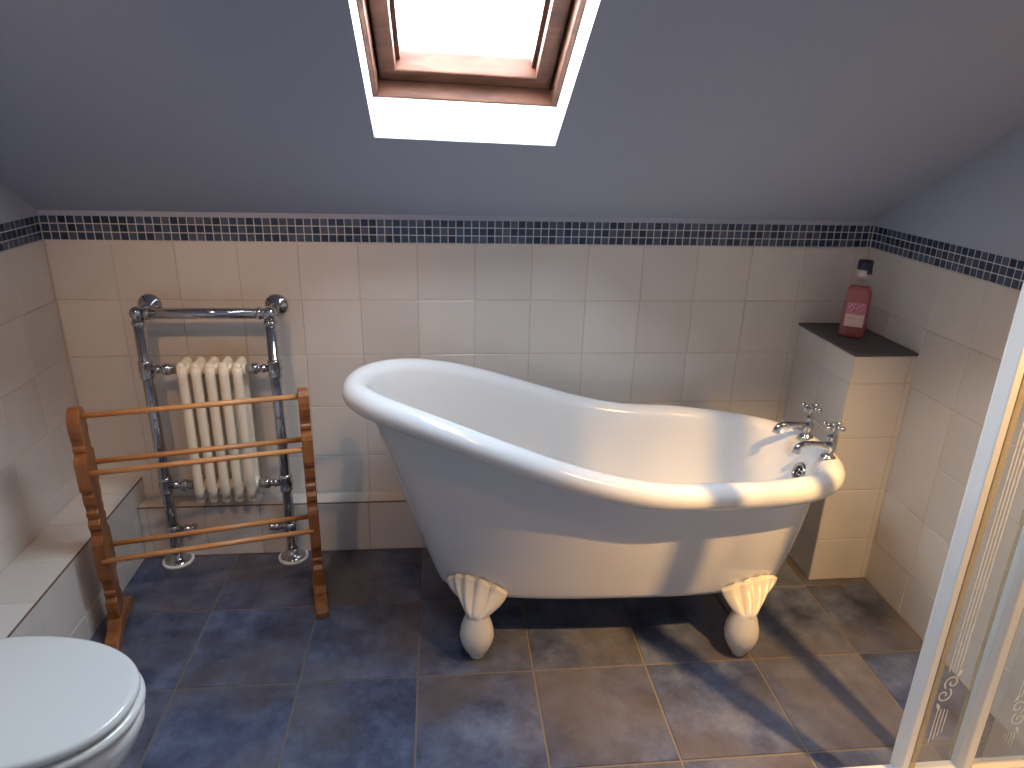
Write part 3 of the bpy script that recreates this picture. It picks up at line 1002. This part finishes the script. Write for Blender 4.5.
# ------------------------------------------------------------------ bubble bath bottle on the slate
def build_bottle():
    z0 = PZ + 0.0095
    c = Vector((2.522, -0.182, z0))
    root = thing('bottle', tuple(c), 'clear bottle of pink bath liquid with navy cap on the slate corner shelf', 'bottle')
    ang = math.atan2(-2.418 - c.y, 1.081 - c.x) + PI / 2 + 0.05       # broad face to the room
    ca, sa = math.cos(ang), math.sin(ang)

    def W(x, y, z):
        return Vector((c.x + 0.84 * (x * ca - y * sa), c.y + 0.84 * (x * sa + y * ca), z0 + z * 0.895))

    def ring(a, b, z, n=2.8, N=40):
        return [W(*supe(a, b, n, 2 * PI * i / N), z) for i in range(N)]
    prof = [(0.044, 0.024, 0.0), (0.050, 0.029, 0.004), (0.0515, 0.030, 0.02), (0.051, 0.030, 0.10), (0.0495, 0.029, 0.16), (0.047, 0.028, 0.185), (0.040, 0.025, 0.200), (0.026, 0.020, 0.210), (0.0185, 0.0175, 0.215), (0.0175, 0.0175, 0.225)]
    mb = MB()
    mb.rings([ring(a, b, z) for a, b, z in prof], 0, True, True, True, True)
    mb.build('bottle_body', mat_pane('clear_plastic', (0.97, 0.95, 0.95), 0.9), root)
    mb = MB()
    li = [(a - 0.0022, b - 0.0022, z + (0.003 if k == 0 else 0)) for k, (a, b, z) in enumerate(prof[:7])]
    mb.rings([ring(a, b, z) for a, b, z in li], 0, True, True, True, True)
    lq = mb.build('liquid', mat_liquid('pink_liquid', (0.85, 0.36, 0.38), (0.66, 0.25, 0.25), 0.45), root)
    # label wrapped on the front face
    mb = MB()
    N = 12

    def lab(z0_, z1_, mi, x0=-0.036, x1=0.036, off=0.0006):
        rs = []
        for zz in (z0_, (z0_ + z1_) / 2, z1_):
            r = []
            for k in range(N + 1):
                x = x0 + (x1 - x0) * k / N
                a_, b_ = 0.0513, 0.0299
                yv = b_ * (1 - min(1, abs(x / a_)) ** 2.8) ** (1 / 2.8)
                r.append(W(x, -(yv + off), zz))
            rs.append(r)
        mb.rings(rs, mi, True, False)
    lab(0.046, 0.094, 0)
    lab(0.094, 0.140, 1)
    # picture on the label: pale blossom shapes; two faint lines of print below
    for (u, v, r_) in ((-0.022, 0.126, 0.009), (-0.010, 0.131, 0.007), (-0.012, 0.115, 0.0085), (0.004, 0.122, 0.0075), (0.018, 0.128, 0.008), (0.022, 0.112, 0.006)):
        for k in range(5):
            aa = 2 * PI * k / 5
            x, z = u + math.cos(aa) * r_ * 0.6, v + math.sin(aa) * r_ * 0.6
            pts = []
            for j in range(8):
                x2, z2 = x + math.cos(2 * PI * j / 8) * r_ * 0.42, z + math.sin(2 * PI * j / 8) * r_ * 0.42
                yv = 0.0299 * (1 - min(1, abs(x2 / 0.0513)) ** 2.8) ** (1 / 2.8)
                pts.append(W(x2, -(yv + 0.0012 + 0.0001 * k), z2))
            mb.poly(pts, 2 if k % 2 else 3)
    for v, x0, x1 in ((0.082, -0.026, 0.004), (0.076, -0.026, 0.000)):
        k = x0
        while k < x1:
            w_ = random.uniform(0.002, 0.005)
            lab(v - 0.0012, v + 0.0012, 4, k, min(k + w_, x1), 0.0011)
            k += w_ + 0.0013
    mb.build('label', [simple('label_paper', (0.72, 0.55, 0.50), 0.5), simple('label_rose', (0.52, 0.17, 0.22), 0.5), simple('label_petal', (0.72, 0.46, 0.52), 0.5),
                       simple('label_plum', (0.30, 0.09, 0.17), 0.5), simple('label_print', (0.35, 0.25, 0.25), 0.5)], root, fix=False)
    mb = MB()
    mb.lathe([(0.017, 0.214), (0.0195, 0.216), (0.0195, 0.236), (0.017, 0.238)], W(0, 0, 0) - Vector((0, 0, 0)), (0, 0, 1), 24)
    mb.build('neck_collar', simple('pale_neck', (0.62, 0.55, 0.55), 0.3), root)
    mb = MB()
    mb.lathe([(0.0215, 0.238), (0.0245, 0.241), (0.0245, 0.266), (0.022, 0.270), (0.001, 0.271)], W(0.002, 0, 0), (0, 0, 1), 28)
    tagl = [(0.004, 0.224), (0.0245, 0.224), (0.0245, 0.243), (0.004, 0.243)]
    mb.prism(tagl, -0.013, 0.013, (tuple(W(0.002, -0.004, 0)), (ca, sa, 0), (0, 0, 1), (-sa, ca, 0)), 0, 0.003)
    mb.build('cap', simple('navy_cap', (0.012, 0.012, 0.045), 0.3), root)


build_bottle()

# ------------------------------------------------------------------ shower tray and enclosure
YE = -1.265
TX0, TY0, TZ = 1.86, -2.10, 0.082


def build_tray():
    mb = MB()
    mb.box((TX0, TY0, 0.0), (XR - 0.004, YE + 0.030, TZ), 0, 0.012)
    bm = bmesh.new()
    # raised lip round the edge
    lip = 0.045
    for a, b in (((TX0, TY0), (TX0 + lip, YE + 0.03)), ((XR - lip, TY0), (XR - 0.004, YE + 0.03)), ((TX0, TY0), (XR - 0.004, TY0 + lip)), ((TX0, YE - 0.02), (XR - 0.004, YE + 0.03))):
        mb.box((a[0], a[1], TZ - 0.02), (b[0], b[1], TZ + 0.014), 0, 0.006)
    bm.free()
    o = mb.build('shower_tray', M_TRAY)
    tag(o, 'white raised shower tray in the right corner of the room', 'shower tray')
    mb = MB()
    mb.lathe([(0.05, 0.0), (0.05, 0.004), (0.04, 0.006), (0.001, 0.006)], (2.25, -1.68, TZ), (0, 0, 1), 28)
    mb.build('drain_cover', M_CHROME, o)


build_tray()


def spiral(mb, c, r0, turns, sgn, start, y, w=0.0016, flip=1):
    pts = []
    n = int(26 * turns)
    for i in range(n + 1):
        t = i / n
        r = r0 * (0.18 + 0.82 * t)
        a = start + sgn * 2 * PI * turns * t
        pts.append(Vector((c[0] + flip * r * math.cos(a), y, c[1] + r * math.sin(a) * 1.15)))
    ribbon(mb, pts, w)
    return pts


def ribbon(mb, pts, w):
    a, b = [], []
    for i, p in enumerate(pts):
        d = (pts[min(i + 1, len(pts) - 1)] - pts[max(0, i - 1)]).normalized()
        n = Vector((-d.z, 0, d.x))
        a.append(p + n * w); b.append(p - n * w)
    mb.rings([a, b], 0, False, False)


def etched(mb, x0, y, zlo, zsc, zhi, flip=1):
    for k in range(4):
        x = x0 + flip * k * 0.0085
        w = 0.0012
        for za, zb in ((zlo + 0.01 * k, zsc - 0.055), (zsc + 0.055, zhi)):
            mb.quad((x - w, y, za), (x + w, y, za), (x + w, y, zb), (x - w, y, zb))
    spiral(mb, (x0 + flip * 0.004, zsc - 0.012), 0.019, 1.25, 1, -0.6, y, 0.0019, flip)
    spiral(mb, (x0 + flip * 0.016, zsc + 0.024), 0.019, 1.25, 1, 2.5, y, 0.0019, flip)
    # leaf tips at both ends
    for sg, xx, zz in ((1, 0.027, 0.050), (-1, -0.002, -0.046)):
        cx, cz = x0 + flip * xx, zsc + zz
        pts = [(cx - 0.006, y, cz - 0.010 * sg), (cx + 0.004, y, cz - 0.004 * sg), (cx + 0.006, y, cz + 0.013 * sg), (cx - 0.002, y, cz + 0.005 * sg)]
        mb.poly(pts)


def build_enclosure():
    root = thing('shower_enclosure', (2.26, YE, TZ + 0.014), 'white framed glass shower enclosure with etched scroll panels on the right', 'shower enclosure')
    zb, zt = TZ + 0.014, 1.815
    mb = MB()
    mb.box((TX0 + 0.02, YE - 0.020, zb), (XR - 0.004, YE + 0.014, zb + 0.020), 0, 0.003)
    mb.build('bottom_rail', M_FRAME, root)
    mb = MB()
    mb.box((TX0 + 0.02, YE - 0.022, zt), (XR - 0.004, YE + 0.018, zt + 0.07), 0, 0.004)
    mb.build('top_rail', M_FRAME, root)
    # sliding door: leading stile, glass
    zd = zb + 0.018
    mb = MB()
    prof = [(0.007, -0.022), (0.022, -0.022), (0.024, -0.019), (0.024, 0.018), (0.021, 0.022), (0.010, 0.022), (0.007, 0.019), (0.006, 0.014), (0.006, -0.014), (0.006, -0.019)]
    mb.prism(prof, zd, zt - 0.002, ((2.155, YE, 0), (1, 0, 0), (0, 1, 0), (0, 0, 1)), 0, 0)
    door = mb.lean(.008, zd + .06).build('sliding_door_stile', M_FRAME, root)
    mb = MB()
    mb.box((2.1785, YE - 0.018, zd), (2.1825, YE + 0.008, zt - 0.002), 0, 0)
    mb.lean(.008, zd + .06).build('seal', M_SEAL, door)
    mb = MB()
    mb.box((2.1825, YE - 0.020, zd), (2.1955, YE - 0.006, zt - 0.002), 0, 0.001)
    mb.lean(.008, zd + .06).build('gasket', M_GASKET, door)
    mb = MB()
    mb.box((2.180, YE - 0.004, zd), (2.316, YE, zt - 0.002), 0, 0)
    pane = mb.lean(.012, zd + .06).build('glass_panel', M_SHGLASS, root)
    mb = MB()
    etched(mb, 2.2235, YE - 0.0055, 0.20, 0.357, 1.74, 1)
    mb.lean(.008, .3).build('etched_scroll', M_ETCH, pane)
    # fixed stile
    mb = MB()
    mb.box((2.318, YE - 0.025, zd), (2.340, YE + 0.016, zt - 0.002), 0, 0.003)
    fs = mb.lean(.015, zd + .06).build('fixed_stile', M_FRAME, root)
    mb = MB()
    mb.box((2.3185, YE + 0.0155, zd), (2.3395, YE + 0.026, zt - 0.002), 0, 0.001)
    mb.lean(.015, zd + .06).build('gasket', M_GASKET, fs)
    mb = MB()
    mb.box((2.3395, YE - 0.021, zd), (2.3435, YE - 0.008, zt - 0.002), 0, 0)
    mb.lean(.015, zd + .06).build('seal', M_SEAL, fs)
    mb = MB()
    mb.box((2.338, YE - 0.004, zd), (XR - 0.028, YE, zt - 0.002), 0, 0)
    pane2 = mb.build('glass_panel', M_SHGLASS, root)
    mb = MB()
    etched(mb, 2.445, YE - 0.0055, 0.17, 0.27, 1.74, -1)
    mb.quad((2.385, YE + 0.0006, zd), (XR - .03, YE + 0.0006, zd), (XR - .03, YE + 0.0006, zt - 0.002), (2.385, YE + 0.0006, zt - 0.002), 1)
    mb.build('etched_scroll', [M_ETCH, M_FROST], pane2)
    mb = MB()
    mb.box((XR - 0.030, YE - 0.018, zd), (XR - 0.004, YE + 0.016, zt - 0.002), 0, 0.002)
    mb.build('wall_channel', M_FRAME, root)


build_enclosure()
bpy.context.view_layer.update()
